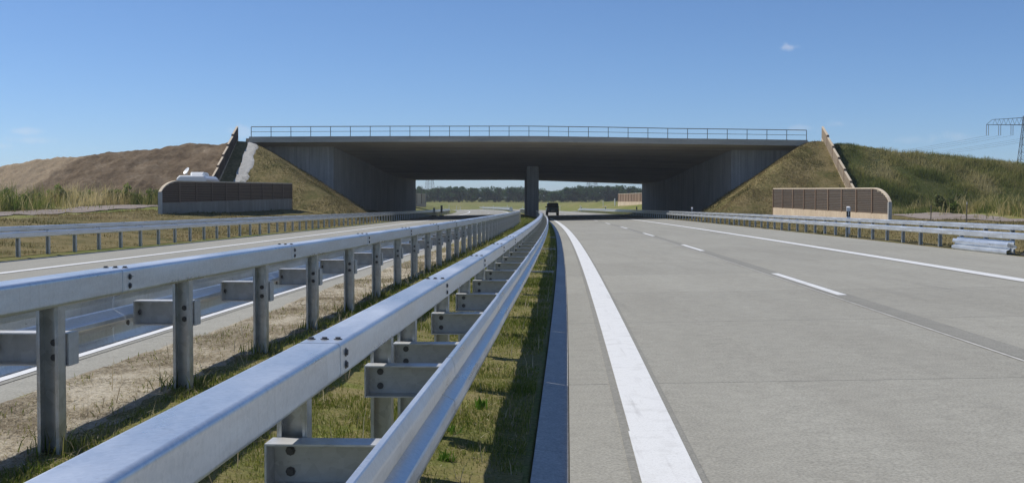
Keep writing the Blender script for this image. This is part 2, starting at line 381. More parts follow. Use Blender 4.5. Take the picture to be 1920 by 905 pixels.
def wmesh(s, L=3.994):
    m_ = MB().sweep(wprof(s), straight(L)).me('w_beam', M['steel']); return m_
WM = {1: wmesh(1), -1: wmesh(-1)}
def cmesh(s):
    c_ = [(0, .09), (.05, .088), (.07, .075), (.075, .06), (.075, -.05), (.07, -.07), (.04, -.085), (0, -.088)]
    return MB().sweep([(x*s, z) for x, z in c_]+[((x-.006)*s, z) for x, z in reversed(c_)], straight(3.994)).me('lower_beam', M['steel'])
CM = {1: cmesh(1), -1: cmesh(-1)}
def cpost(H=.86):
    mb = MB()
    mb.box((-.055, -.004, -.25), (.055, .004, H)); mb.box((-.055, -.08, -.25), (-.049, -.0045, H)); mb.box((.049, -.08, -.25), (.055, -.0045, H))
    mb.box((-.0485, -.08, -.25), (-.038, -.075, H)); mb.box((.038, -.08, -.25), (.0485, -.075, H))
    return mb.me('post', M['post'])
PM = cpost(.77)
def spacer(x0, x1):
    mb = MB(); h0, h1 = .455, .62
    mb.box((x0, -.004, h0), (x1, .004, h1)); fl = -.115
    mb.box((x0, fl, h1-.007), (x1, -.0045, h1)); mb.box((x0, fl, h0), (x1, -.0045, h0+.007))
    mb.box((x0, fl, h0+.0075), (x0+.007, -.0045, h1-.0075)); mb.box((x1-.007, fl, h0+.0075), (x1, -.0045, h1-.0075))
    return mb.me('spacer', M['spacer'])
def boltmesh():
    mb = MB(); mb.bar((0,0,-.002), (0,0,.004), .018, 8); mb.bar((0,0,.003), (0,0,.011), .012, 6); return mb.me('bolt', M['bolt'])
BM = boltmesh()
def guard_rail(name, label, t, side, z0, y0, y1, posts, fine=0, wspan=.40, wy1=None, end_drop=None, start=None, box=True, cat='guard rail', group=None, splice0=None, bz=.835, wz=.535, broad=False):
    """t: lateral place of the box beam's middle; side: +1 W beam on the right, -1 on the left"""
    root = empty(name, (cx(y0)+t, y0, z0), label=label, cat=cat, group=group); R = root.location
    def at(Y, dt, z): return (cx(Y)+t+dt-R[0], Y-R[1], z)
    # beams, four metres each
    Y = splice0 if splice0 is not None else y0
    i = 0
    while Y < y1-.5:
        rz = -hd(Y+2)
        j = 0 if fine == 0 else random.uniform(-.0025, .0025)
        if box:
            b_ = put('box_beam', BOXM, root, at(Y+.004, j, bz+j*.6), (0, 0, rz))
            if i < fine:
                put('splice_sleeve', SLVM, b_, (0, 0, 0))
                for (bx_, by_) in ((-.055, .12), (0, .12), (.055, .12)): put('bolt', BM, b_, (bx_, by_, .07))
                for s_ in (1, -1):
                    for bo in (.022, -.028): put('bolt', BM, b_, (.089*s_, .1, bo), (0, s_*PI/2, 0))
        if Y < (wy1 or 1e9):
            wb = put('lower_beam' if broad else 'w_beam', (CM if broad else WM)[side], root, at(Y+1.2, side*wspan+j, wz), (0, 0, rz))
            if i < fine:
                for k_ in range(2):
                    for bo in (.012, -.012): put('bolt', BM, wb, (side*.004, .08+k_*.14, bo*0+(.0 if bo > 0 else -.04)), (0, side*PI/2, 0))
        Y += 4; i += 1
    ff = 0
    spm = spacer(-.066, wspan-.004) if side > 0 else spacer(-wspan+.004, .066)
    for Y in posts:
        if not (y0-1 <= Y <= y1): continue
        rz = -hd(Y)
        p_ = put('post', PM, root, at(Y, 0, 0), (0, 0, rz + random.uniform(-.02, .02)))
        if not wspan: continue
        off = -.092 if side > 0 else .13
        s_ = put('spacer', spm, root, at(Y+off, 0, wz-.535 if broad else 0), (0, 0, rz))
        if ff < fine*2 and Y > 2:
            ff += 1
            tgt = s_ if side > 0 else p_
            for bo in (.5, .575): put('bolt', BM, tgt, (0, -.004, bo), (PI/2, 0, 0))
            for sx in (1, -1)[:1]: put('bolt', BM, s_, ((wspan-.02)*side, -.03, .535), (0, side*PI/2, 0))
    if end_drop:                                          # box beam bent down into the ground
        Ye, L, dz = end_drop
        pts = []
        for q in range(13):
            u = q/12; pts.append((Vector(at(Ye+L*math.sin(u*PI/2)**.8, 0, bz-dz*(1-math.cos(u*PI/2)))), u))
        path = []
        for q in range(13):
            d = (pts[min(q+1, 12)][0]-pts[max(q-1, 0)][0]).normalized(); ax = Vector((1, 0, 0)); ax = (ax-d*ax.dot(d)).normalized()
            path.append((pts[q][0], ax, ax.cross(d)))
        e = MB().sweep(rounded(.18, .13, .013, 3) if box else wprof(side), path).put('beam_end', M['steel'], root, smooth=False)
    return root
TR, TL = -1.0, -2.57
pR = [-1.73, .27, 2.27, 4.27, 6.27, 7.25]; pR += [7.25+2*k for k in range(1, 122)]
guard_rail('guard_rail', 'galvanised guard rail, low double-ridged beam facing the right carriageway, beside the gutter', TR, 1, .02, -3.36, 250, pR, 7, .347, splice0=-3.36)
pL = [3.84+1.985*k for k in range(41)]
guard_rail('guard_rail', 'galvanised guard rail along the straw-littered kerb of the left carriageway, ending before the pier', TL, -1, .215, 2.5, 82, pL, 7, .36, splice0=2.5, wz=.52, end_drop=(82.4, 2.2, .8))
pO = [-12.2+1.98*k for k in range(134)]
guard_rail('guard_rail', 'galvanised guard rail on the right verge in front of the slatted screen', 11.98, -1, .13, 10, 252, pO, 0, .24, splice0=10, bz=.765, wz=.555, broad=True, end_drop=(250, 6, .8))
pI = [9.9+1.98*k for k in range(112)]
guard_rail('guard_rail', 'grey guard rail on the left verge below the dark screen wall', -15.7, 1, -.02, 10, 230, pI, 0, .24, splice0=10, wz=.672, broad=True, end_drop=(230, 5, .8))
pF = [262+4*k for k in range(110)]
guard_rail('guard_rail', 'distant guard rail curving away between the roads beyond the bridge', TL, -1, .24, 260, 700, pF, 0, .30, splice0=260)
# white terminal box at the head of the distant rail
p = Vector((cx(259)+TL-.2, 259, .2)); mb = MB()
mb.sweep(rounded(.7, 1.0, .15), [((0,0,.5),(1,0,0),(0,0,1)), ((0,1.4,.5),(1,0,0),(0,0,1))])
put('rail_terminal', mb.me('rail_terminal', M['white']), None, p, label='white rounded end block heading the distant guard rail', cat='barrier end')

# ------------------------------------------------------------------ bridge
D1, D2 = 119.0, 172.0; WY = D1+4
br = empty('wildlife_bridge', (2.6, D1, 0), label='wide concrete wildlife bridge carried over both carriageways on a central pier', cat='bridge')
BO = Vector(br.location)
def bput(mb, name, m, par=br, **k):
    off = BO
    mb.V = [tuple(Vector(v)-off) for v in mb.V]; return mb.put(name, m, par, **k)
def topz(X): return float(np.interp(X, [-26.6, -12, 2, 10, 16, 22.8, 29.9], [8.46, 8.52, 8.53, 8.42, 8.30, 8.22, 8.12]))
def sofz(X, Y):
    u = (Y-D1)/(D2-D1); tilt = max(0, X-2)*(.0145*(1-u)+.034*u)
    return float(np.interp(Y, [119, 139.5, 146, 154, 160, 172], [7.93, 6.6, 6.05, 5.5, 5.32, 5.24])) - tilt
def wallx(side, Y):
    u = (Y-D1)/(D2-D1); return (-19.1+(5.0*u)) if side < 0 else (23.3-4.25*u)
xs = list(np.linspace(-26.6, 29.9, 30))
# fascia beam (cap) with a small drip lip
mb = MB()
for i in range(len(xs)-1):
    a, b = xs[i], xs[i+1]; za, zb = topz(a), topz(b)
    mb.hexa([(a, D1-.35, za-.58), (b, D1-.35, zb-.58), (b, D1+.35, zb-.58), (a, D1+.35, za-.58), (a, D1-.35, za), (b, D1-.35, zb), (b, D1+.35, zb), (a, D1+.35, za)])
bput(mb, 'fascia', M['fascia'])
# soffit slab
mb = MB(); sx_ = np.linspace(-27, 30.2, 18); sy_ = np.array([D1+.02, 124, 129, 134, 139.5, 146, 150, 154, 160, 166, D2]); V = []; F = []
for X in sx_:
    for Y in sy_:
        V.append((X, Y, sofz(X, Y)))
ns = len(sy_)
for i in range(len(sx_)-1):
    for j in range(ns-1): F.append((i*ns+j, i*ns+j+1, (i+1)*ns+j+1, (i+1)*ns+j))
k = len(V); V += [(x, y, topz(x)-.15) for x, y, z in V]; F += [tuple(k+q for q in reversed(f)) for f in list(F)]
for j in range(ns-1):
    F.append((j, k+j, k+j+1, j+1)); b_ = (len(sx_)-1)*ns; F.append((b_+j, b_+j+1, k+b_+j+1, k+b_+j))
for i in range(len(sx_)-1):
    F.append((i*ns, (i+1)*ns, k+(i+1)*ns, k+i*ns)); e = ns-1; F.append((i*ns+e, k+i*ns+e, k+(i+1)*ns+e, (i+1)*ns+e))
mb.add(V, F); bput(mb, 'deck_slab', M['soffit'])
for side in (-1, 1):
    n = 16; mb = MB()
    for i in range(n):
        ya, yb = WY-.03+(D2-WY-.1)*i/n, WY-.03+(D2-WY-.1)*(i+1)/n; xa, xb = wallx(side, ya), wallx(side, yb); th = side*1.0
        mb.hexa([(xa, ya, -1), (xa+th, ya, -1), (xb+th, yb, -1), (xb, yb, -1),
                 (xa, ya, sofz(xa, ya)+.12), (xa+th, ya, sofz(xa, ya)+.12), (xb+th, yb, sofz(xb, yb)+.12), (xb, yb, sofz(xb, yb)+.12)])
    bput(mb, 'abutment_wall', M['abut'])
    xe = -26.5 if side < 0 else 29.8; x0 = wallx(side, WY)
    mb = MB(); m_ = 6
    for i in range(m_):
        a, b = sorted((x0+side*.001+(xe-x0)*i/m_, x0+side*.001+(xe-x0)*(i+1)/m_))
        mb.hexa([(a, WY, -1), (b, WY, -1), (b, WY+.6, -1), (a, WY+.6, -1), (a, WY, topz(a)-.5), (b, WY, topz(b)-.5), (b, WY+.6, topz(b)-.5), (a, WY+.6, topz(a)-.5)])
    bput(mb, 'wing_wall', M['abut'])
mb = MB(); mb.hexa([(1.83, 143, -1), (3.26, 143, -1), (3.26, D2-.2, -1), (1.83, D2-.2, -1), (1.83, 143, sofz(2, 143)+.1), (3.26, 143, sofz(3.4, 143)+.1), (3.26, D2-.2, sofz(3.4, 143)+.1), (1.83, D2-.2, sofz(2, 143)+.1)])
bput(mb, 'pier', M['abut'], bevel=.03)
# railing: posts every two metres, hand rail and knee rail
rl = MB()
def railbar(z, r):
    for i in range(28):
        a, b = -26.4+2*i*1.004, -26.4+2*(i+1)*1.004
        rl.bar((a, D1-.2, topz(a)+z), (b, D1-.2, topz(b)+z), r, 6)
railbar(1.0, .042); rail_o = bput(rl, 'hand_rail', M['railpaint'])
rl = MB(); railbar(.5, .024); bput(rl, 'knee_rail', M['railpaint'])
for i in range(29):
    X = -26.4+2*i*1.004; mb = MB(); mb.box((-.03, -.03, -.02), (.03, .03, .97)); mb.box((-.07, -.07, -.005), (.07, .07, .02))
    put('railing_post', mb.me('railing_post', M['railpaint']) if i == 0 else bpy.data.meshes['railing_post'], br, (X-BO.x, -.2, topz(X)))

# ------------------------------------------------------------------ embankments beside the bridge
def smin(a, b, k=.8):
    h = np.clip(.5+.5*(b-a)/k, 0, 1); return b*(1-h)+a*h-k*h*(1-h)
def coneR(X, Y):
    A = 3.67+.67*(X-23.3) - np.clip(Y-D1, 0, 80)*.15
    B = 8.05-np.clip(118.6-Y, 0, 50)*.6 - .03*np.clip(X-30, 0, 99) - .75*sstep(Y, 118.9, 119.6)
    return smin(A, B) + fbm(X, Y, .6, 40)*.12
def coneL(X, Y):
    A = 3.69+.62*(-19.1-X) - np.clip(Y-D1, 0, 80)*.13
    B = 8.0-np.clip(118.6-Y, 0, 50)*.6 - .6*sstep(Y, 118.9, 119.6)
    return smin(A, B) + fbm(X, Y, .6, 44)*.12
def bury(Z, X, Y): return np.maximum(Z, ground_z(X-cx(Y), Y)-.3)
def front_grid(name, u, v, fn, m, **k):
    return grid(name, u, v, lambda X, Y: (X, Y, bury(fn(X, Y), X, Y)), m, **k)
yv = np.arange(97, 118.95, .45)
front_grid('embankment_slope_right', np.append(np.arange(17.2, 31.6, .45), 31.6), np.append(yv, [118.95, 119.7, 121, 122.97]), coneR, M['dry'], kind='structure')
front_grid('embankment_slope_left', np.arange(-27.8, -12.9, .45), np.append(yv, [118.95, 119.7, 121, 122.97]), coneL, M['dry'], kind='structure')
for side, fn, nm in ((1, coneR, 'embankment_toe_right'), (-1, coneL, 'embankment_toe_left')):
    def tfn(U, Y, side=side, fn=fn):
        wx = np.vectorize(lambda y_: wallx(side, y_))(Y)
        X = wx*(U) + (wx-side*7)*(1-U); Z = np.maximum(fn(X, Y), ground_z(X-cx(Y), Y)-.3); return X+side*.05*U, Y, Z
    grid(nm, np.linspace(0, 1, 14), np.linspace(122.9, 150, 30), tfn, M['dry'], kind='structure')
def meadow(X, Y):
    cr = np.interp(X, [31, 34, 37, 42, 50, 60, 90, 160], [7.95, 8.0, 7.4, 6.75, 5.9, 5.2, 4.2, 3.0])
    B = cr-np.clip(119-Y, 0, 60)*.55
    cap = cr + .0*Y
    return smin(B, cap, .6)+fbm(X, Y, .3, 50)*.3
front_grid('meadow_bank', np.append(np.arange(31.6, 70, .6), np.linspace(70, 160, 20)), np.append(np.arange(92, 122, .6), [126, 135, 150, 170, 190]), meadow, M['meadow'], kind='structure')
def mound(X, Y):
    cr = np.interp(-X, [27, 29, 33, 37, 41, 44.6, 48, 52, 60, 80, 160], [8.0, 8.1, 7.85, 7.5, 7.15, 6.6, 6.1, 5.5, 4.9, 4.0, 3.0])
    B = cr-np.clip(119.5-Y, 0, 60)*.52
    return smin(B, cr, .7)+fbm(X, Y, .3, 60)*.5+np.abs(fbm(X, Y, .9, 66))*.2+fbm(X, Y, 2.4, 70, 2)*.24
front_grid('earth_mound', np.append(np.linspace(-160, -62, 20), np.arange(-61.7, -27.7, .3)), np.append(np.arange(96, 122, .3), [124, 128, 135, 150, 170, 190]), mound, M['earth'], kind='structure')
# gravel chute at the foot of the upper left screen, on top of the left slope
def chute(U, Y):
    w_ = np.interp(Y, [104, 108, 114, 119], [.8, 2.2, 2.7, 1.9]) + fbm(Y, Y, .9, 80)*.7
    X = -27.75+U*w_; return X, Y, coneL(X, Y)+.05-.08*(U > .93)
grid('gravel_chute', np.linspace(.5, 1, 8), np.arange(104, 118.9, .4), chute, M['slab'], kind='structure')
# deck fill on top of the bridge, between the fascias
grid('deck_fill', np.linspace(-160, 160, 60), [119.4, 122, 140, 165, 180], lambda X, Y: (X, Y, np.interp(X, [-160, -60, -40, -28, -26.6, 2, 30, 32, 50, 60, 160], [2.5, 4.8, 6.4, 7.7, 8.15, 8.2, 7.85, 7.6, 5.4, 4.7, 2.5])+0*Y), M['field'], kind='structure')
# far side of the fill, so the sky is not seen under it from elsewhere
for side in (-1, 1):
    def back(X, Y, side=side):
        X = X + side*np.clip(Y-172, 0, 30)*.16*(np.abs(X) < 40); top = np.interp(X, [-160, -60, -27, 30, 60, 160], [2.5, 4.7, 8, 7.8, 4.6, 2.5]); return X, Y, np.maximum(top-np.clip(Y-180, 0, 30)*.6, -.5)
    xs2 = np.linspace(-160, -15.3, 40) if side < 0 else np.linspace(20.3, 160, 40)
    grid('embankment_back', xs2, [172.5, 180, 186, 194], lambda X, Y, s=side: back(X, Y, s), M['field'], kind='structure')
# tracks
def track(name, pts, wd, lift, m):
    P = [Vector(p_) for p_ in pts]; V = []; F = []; nW = 5
    for i, q in enumerate(P):
        d = (P[min(i+1, len(P)-1)]-P[max(i-1, 0)]); d.z = 0; d.normalize(); nrm = Vector((d.y, -d.x, 0))
        for j in range(nW):
            v = q+nrm*(j/(nW-1)-.5)*(wd+random.uniform(-.25, .25)*(j in (0, nW-1))); V.append((v.x, v.y, gz(v.x, v.y)+lift))
    for i in range(len(P)-1):
        for j in range(nW-1): F.append((i*nW+j, i*nW+j+1, (i+1)*nW+j+1, (i+1)*nW+j))
    return put(name, mesh(name, V, F, m, True), kind='structure')
def along(x0, x1, y0, y1, n): return [(x0+(x1-x0)*i/n, y0+(y1-y0)*i/n, 0) for i in range(n+1)]
track('gravel_track_left', along(-27.0, -29.6, 20, 66, 46)+along(-29.6, -30.2, 66.5, 103, 40), 4.6, .05, M['gravel'])
track('gravel_track_right', along(27.5, 29.5, 20, 66, 46)+along(29.5, 32.5, 66.5, 97, 30), 4.2, .05, M['gravel'])

# ------------------------------------------------------------------ screens
def screen(label, A, B, zA, zB, H, plinth, npan, slats, near_curve=True, face=1, group=None, post_w=.14, mb_='back', mp_='plinth'):
    """A near end, B far end (x,y); base heights zA, zB; face=+1: slats on the right of A->B"""
    A = Vector((*A, zA)); B = Vector((*B, zB)); L = (B-A).xy.length; d = ((B-A)/L)
    dx = Vector((d.x, d.y, 0)); nrm = Vector((d.y, -d.x, 0))*face
    root = empty('screen_wall', A, label=label, cat='screen', group=group)
    def P(s, n_, z): return dx*s + nrm*n_ + Vector((0, 0, z + d.z*s))
    def slab(s0, s1, n0, n1, z0, z1, z1b=None, z0b=None):
        z1b = z1 if z1b is None else z1b; z0b = z0 if z0b is None else z0b
        return MB().hexa([P(s0,n0,z0), P(s1,n0,z0b), P(s1,n1,z0b), P(s0,n1,z0), P(s0,n0,z1), P(s1,n0,z1b), P(s1,n1,z1b), P(s0,n1,z1)])
    pw = L/npan
    def top(s):
        if not near_curve or s >= pw: return H
        u = 1-s/pw; return plinth+.28+(H-plinth-.28)*math.sqrt(max(0, 1-(u*.94)**2))
    for i in range(npan):
        s0, s1 = i*pw, (i+1)*pw
        slab(s0+.004, s1-.004, -.1, .1, -.5, plinth).put('plinth', M[mp_], root)
        nseg = 10 if (i == 0 and near_curve) else 1
        bk = MB(); cp = MB()
        for q in range(nseg):
            a, b = s0+.01+(pw-.02)*q/nseg, s0+.01+(pw-.02)*(q+1)/nseg
            m_ = slab(a, b, -.05, .03, plinth+.003, top(a)-.05, top(b)-.05); bk.add(m_.V, m_.F)
            m_ = slab(a, b, -.09, .09, top(a)-.05, top(a)+.03, top(b)+.03, top(b)-.05); cp.add(m_.V, m_.F)
        bk.put('panel', M[mb_], root); cp.put('cap', M['cap'], root)
        if slats:
            n = slats; ph = (H-plinth-.1)/n
            for k_ in range(n):
                z0 = plinth+.05+k_*ph; z1 = z0+ph*.5; a = s0+.06
                if i == 0 and near_curve:
                    while a < s1 and top(a) < z1+.07: a += .04
                if a > s1-.25: continue
                slab(a, s1-.06, .033, .075, z0, z1).put('slat', M['slat'], root)
    for i in range(npan+1):
        s = i*pw + (.07 if i == 0 else -.07 if i == npan else 0); h = top(s)-.06
        slab(s-post_w/2, s+post_w/2, -.11, .115, plinth-.02 if i not in (0, npan) else -.4, h).put('screen_post', M['ipost'] if i not in (0,) else M['slab'], root)
    return root
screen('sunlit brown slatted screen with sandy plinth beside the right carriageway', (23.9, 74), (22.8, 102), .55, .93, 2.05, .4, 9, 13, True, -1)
screen('dark shaded screen wall with concrete plinth and curved end on the left verge', (-21.2, 70.5), (-19.6, 104), .87, 1.34, 2.12, .78, 10, 11, True, 1, mb_='ipost', mp_='darkplinth')
def step_screen(label, X, ya, yb, za, zb, H, npan, side):
    root = empty('screen_wall', (X, ya, za), label=label, cat='screen'); pl = (yb-ya)/npan
    sl_ = (zb-za)/npan
    for i in range(npan):
        y0, y1 = i*pl, (i+1)*pl; b0 = sl_*i; b1 = sl_*(i+1); t0 = b0+H+.06; t1 = b1+H-.12
        def q(x0, x1, a0, a1, c0, c1): return MB().hexa([(x0,y0+.01,a0), (x1,y0+.01,a0), (x1,y1-.01,a1), (x0,y1-.01,a1), (x0,y0+.01,c0), (x1,y0+.01,c0), (x1,y1-.01,c1), (x0,y1-.01,c1)])
        q(-.1, .1, b0-.6, b1-.6, b0+.36, b1+.36).put('plinth', M['plinth'], root)
        q(-.06, .06, b0+.364, b1+.364, t0, t1).put('panel', M['back'], root)
        q(-.09, .09, t0+.003, t1+.003, t0+.07, t1+.07).put('cap', M['cap'], root)
        n = 9
        for k_ in range(n):
            f0 = (k_+.15)/n; f1 = (k_+.7)/n
            def lz(f, e): lo = (b0, b1)[e]+.38; hi = (t0, t1)[e]-.03; return lo+(hi-lo)*f
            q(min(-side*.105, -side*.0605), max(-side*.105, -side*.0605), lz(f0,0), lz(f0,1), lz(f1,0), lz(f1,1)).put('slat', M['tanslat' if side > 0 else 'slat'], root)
        MB().box((-.12, y0-.06, b0-.4), (.12, y0+.06, t0+.075)).put('screen_post', M['cap'] if i == 0 else M['ipost'], root)
    return root
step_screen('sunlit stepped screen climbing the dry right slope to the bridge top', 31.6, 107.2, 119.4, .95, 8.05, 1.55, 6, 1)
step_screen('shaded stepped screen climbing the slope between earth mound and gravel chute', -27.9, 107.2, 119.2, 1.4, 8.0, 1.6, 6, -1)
screen('brown slatted screen on the bank beyond the bridge, right of the road', (23.6, 205), (21.8, 240), 1.75, 1.9, 2.0, .45, 10, 0, True, -1, mb_='ipost')
screen('grey screen on the bank beyond the bridge, left of the road', (-16.6, 225), (-20.2, 205), 1.75, 1.95, 2.0, .1, 6, 0, False, -1)

# ------------------------------------------------------------------ delineators, beacons, stakes
def delineator(Y, t, label):
    X = cx(Y)+t; root = empty('delineator_post', (X, Y, gz(X, Y)+(.2 if Y < 60 else .08)), label=label, cat='delineator', group='roadside delineator posts')
    prof = [(-.085, -.06), (.085, -.06), (.06, .06), (-.06, .06)]
    def col(z0, z1, m, nm, s=1):
        MB().hexa([(x*s, y*s, z0) for x, y in prof]+[(x*s, y*s, z1 + (.05 if (y > 0 and nm == 'cap') else 0)) for x, y in prof]).put(nm, m, root)
    col(-.6, .62, M['white'], 'shaft'); col(.62, .86, M['black'], 'black_band', 1.01); col(.86, 1.03, M['white'], 'cap')
    mb = MB(); mb.box((-.025, -.068, .66), (.025, -.062, .84)); mb.put('reflector', M['reflector'], root)
ql = ['white delineator post with black band standing before the slatted screen', 'white delineator post at the foot of the dry right slope', 'delineator post in the shade of the bridge by the right verge rail', 'small delineator post beyond the bridge where the right verge rail runs on', 'farthest delineator post past the end of the right verge rail']
for Y, lb in zip((53, 108, 160, 209, 262), ql): delineator(Y, 13.0, lb)
def beacon(px, base, Y, h, stripes, label):
    v = ray(px, base, Y); root = empty('traffic_beacon', (v.x, Y, .0), label=label, cat='beacon')
    MB().box((-.35, -.2, -.04), (.35, .2, .1)).put('foot', M['rubber'], root, bevel=.02)
    MB().box((-.03, .03, .1), (.03, .08, h-.2)).put('stem', M['post'], root)
    bw = .15; z0 = h*.3; MB().box((-bw, -.02, z0), (bw, .02, h)).put('board', M['white'] if stripes else M['post'], root)
    if stripes:
        n = 4; st = (h-z0)/n
        for i in range(n):
            z = z0+i*st; a = -.024
            V = [(-bw, a, z), (bw, a, z+st*.35), (bw, a, min(h, z+st*.85)), (-bw, a, z+st*.5)]
            mb = MB().add(V+[(x, y+.003, zz) for x, y, zz in V], [(0,1,2,3), (7,6,5,4), (0,4,5,1), (1,5,6,2), (2,6,7,3), (3,7,4,0)]); mb.put('stripe', M['black'], root)
beacon(828, 403, 176, 1.55, True, 'striped traffic beacon standing on the left shoulder under the bridge')
beacon(814, 404, 170, 1.2, False, 'plain grey traffic beacon on the left shoulder under the bridge')
for px, Y, lb in ((1745, 72, 'thin dark fence stake beside the right gravel track'), (1812, 66, 'thin dark fence stake with pale top beside the right gravel track')):
    X = (px-960)/FPX*Y; mb = MB(); mb.bar((0, 0, -.2), (.02, 0, 1.0), .035, 7, .03)
    r_ = put('fence_stake', mb.me('fence_stake', M['stake']), None, (X, Y, gz(X, Y)), label=lb, cat='stake')
    if px > 1800: MB().bar((.02, 0, 1.0), (.021, 0, 1.15), .03, 7).put('stake_tip', M['slab'], r_)
mb = MB(); mb.bar((0, 0, -.3), (0, 0, 1.5), .05, 7, .05); FP = mb.me('fence_post', M['white'])
for px, Y in ((1050, 285), (1088, 270), (1131, 258), (1153, 246), (842, 330), (856, 326), (863, 322), (906, 312), (925, 309), (951, 305), (980, 300), (1196, 235)):
    X = (px-960)/FPX*Y
    o = put('fence_post', FP, None, (X, Y, gz(X, Y)), (random.uniform(-.03, .03), random.uniform(-.05, .03), 0), label='pale slim fence post on the grass bank beyond the bridge', cat='fence post', group='fence posts beyond the bridge')
    if px == 1153: o.scale = (2.2, 2.2, 1.05); o['label'] = 'stout white post next to the far brown screen'; 
for k_, (px, py, Y) in enumerate(((868, 385, 330), (885, 385, 325), (900, 384, 322), (915, 385, 318), (938, 383.5, 312), (955, 384.5, 306), (1062, 384, 262))):
    X = (px-960)/FPX*Y; a = rad(60); z0 = gz(X, Y); z1 = gz(X+2.4, Y+1.2)
    mb = MB().hexa([(-.4,-.4,-.25), (.4,-.4,-.25), (2.8,1.2,z1-z0-.25), (2.0,1.2,z1-z0-.25), (-.4,-.4,.12), (.4,-.4,.12), (2.8,1.2,z1-z0+.14), (2.0,1.2,z1-z0+.14)])
    mb.put('drainage_chute', M['slab'], None, loc=(X, Y, z0), label='pale concrete drainage chute laid down the far grass bank', cat='chute', group='drainage chutes on the far bank')
# spare beams leaning at the right verge rail
sp = empty('spare_beams', (13.42, 31.0, .13), label='bundle of spare guard rail beams leaning at the right verge rail', cat='beams')
for k_, (off, tilt) in enumerate(((0, rad(-7)), (.1, rad(-4)))):
    pr = [(x*-1, z) for x, z in wprof(1)]
    ax = Vector((math.cos(tilt), 0, math.sin(tilt))); azv = Vector((-math.sin(tilt), 0, math.cos(tilt)))
    m_ = MB().sweep(pr, [((-.32+off+.02*k_, -.25-.15*k_, .18+.05*k_), ax, azv), ((-.32+off-.0, 4.05-.1*k_, .18+.05*k_), ax, azv)]).me('w_beam', M['steel'])
    put('w_beam', m_, sp, (0, 0, .03), (0, 0, -hd(30)))
def blob(name, r, m, loc, seed, **k):
    bm = bmesh.new(); bmesh.ops.create_icosphere(bm, subdivisions=3, radius=1)
    for v in bm.verts:
        n_ = mnoise.noise(v.co*1.6+Vector((seed, 0, 0))); v.co = Vector((v.co.x*r[0], v.co.y*r[1], max(-.05, v.co.z*r[2])))*(1+.35*n_)
    me = bpy.data.meshes.new(name); bm.to_mesh(me); bm.free(); me.materials.append(m); smooth_flat(me, 60); return put(name, me, None, loc, **k)
blob('rubbish_bag', (.22, .3, .13), M['rubber'], (13.5, 30.45, .19), 4, label='black crumpled bag at the end of the spare beams', cat='bag')

# ------------------------------------------------------------------ vehicles
def wheel(parent, x, y, r, wd):
    prof = [(r*.62, -wd/2), (r*.95, -wd/2), (r, -wd*.35), (r, wd*.35), (r*.95, wd/2), (r*.62, wd/2)]; n = 20; V = []; F = []
    for i in range(n):
        a = 2*PI*i/n
        for rr, ww in prof: V.append((ww, rr*math.cos(a), rr*math.sin(a)))
    m_ = len(prof)
    for i in range(n):
        for j in range(m_): F.append((i*m_+j, i*m_+(j+1) % m_, ((i+1) % n)*m_+(j+1) % m_, ((i+1) % n)*m_+j))
    t_ = MB().add(V, F).put('wheel', M['rubber'], parent, loc=(x, y, r))
    MB().bar((-wd*.4, 0, 0), (wd*.4, 0, 0), r*.63, 16).put('rim', M['rim'], t_)
def loft(sections, closed_ends=True):                     # sections: lists of points, same count
    mb = MB(); n = len(sections[0]); V = [p_ for s_ in sections for p_ in s_]; F = []
    for i in range(len(sections)-1):
        for j in range(n): F.append((i*n+j, i*n+(j+1) % n, (i+1)*n+(j+1) % n, (i+1)*n+j))
    F += [tuple(reversed(range(n))), tuple((len(sections)-1)*n+j for j in range(n))]
    return mb.add(V, F)
def ring(y, hw, z0, z1, rb=.08, rt=.12): return [(-hw+rb, y, z0), (hw-rb, y, z0), (hw, y, z0+rb), (hw, y, z1-rt), (hw-rt, y, z1), (-hw+rt, y, z1), (-hw, y, z1-rt), (-hw, y, z0+rb)]
cxp = ray(1035.5, 403, 174).x
car = empty('off_road_car', (cxp, 174, .08), rad(1), label='dark boxy off-road car driving away in the bridge shade', cat='car')
loft([ring(-2.0, .84, .55, 1.05), ring(-1.9, .88, .42, 1.12), ring(.9, .88, .4, 1.12), ring(1.9, .86, .45, 1.05), ring(2.1, .8, .5, .98)]).put('body', M['carpaint'], car, bevel=.02)
loft([ring(-1.92, .82, 1.1, 1.2, .01, .02), ring(-1.8, .8, 1.1, 1.78, .01, .1), ring(-1.6, .78, 1.1, 1.86, .01, .12), ring(.1, .77, 1.1, 1.86, .01, .12), ring(.75, .8, 1.1, 1.2, .01, .05)]).put('cabin', M['carpaint'], car)
MB().hexa([(-.62,-1.93,1.26), (.62,-1.93,1.26), (.62,-1.86,1.26), (-.62,-1.86,1.26), (-.58,-1.83,1.68), (.58,-1.83,1.68), (.58,-1.76,1.68), (-.58,-1.76,1.68)]).put('rear_window', M['glass'], car)
for s_ in (-1, 1):
    for (a, b) in ((-1.5, -.75), (-.68, .1)): MB().hexa([(s_*.80,a,1.24), (s_*.825,a,1.24), (s_*.825,b,1.24), (s_*.80,b,1.24), (s_*.775,a,1.7), (s_*.795,a,1.7), (s_*.795,b,1.7), (s_*.775,b,1.7)]).put('side_window', M['glass'], car)
    MB().box((s_*.9-.12, .35, 1.15), (s_*.9+.12, .45, 1.35)).put('mirror', M['black'], car, bevel=.03)
    MB().box((s_*.76-.07, -2.04, .75), (s_*.76+.07, -1.97, 1.02)).put('tail_light', M['taillight'], car)
    for yy in (-1.25, 1.3): wheel(car, s_*.78, yy, .37, .24)
MB().box((-.85, -2.12, .42), (.85, -1.96, .62)).put('bumper', M['black'], car, bevel=.03)
MB().box((-.26, -2.14, .66), (.26, -2.005, .77)).put('number_plate', M['white'], car)
wheel(car, 0, 0, .01, .01) if False else None

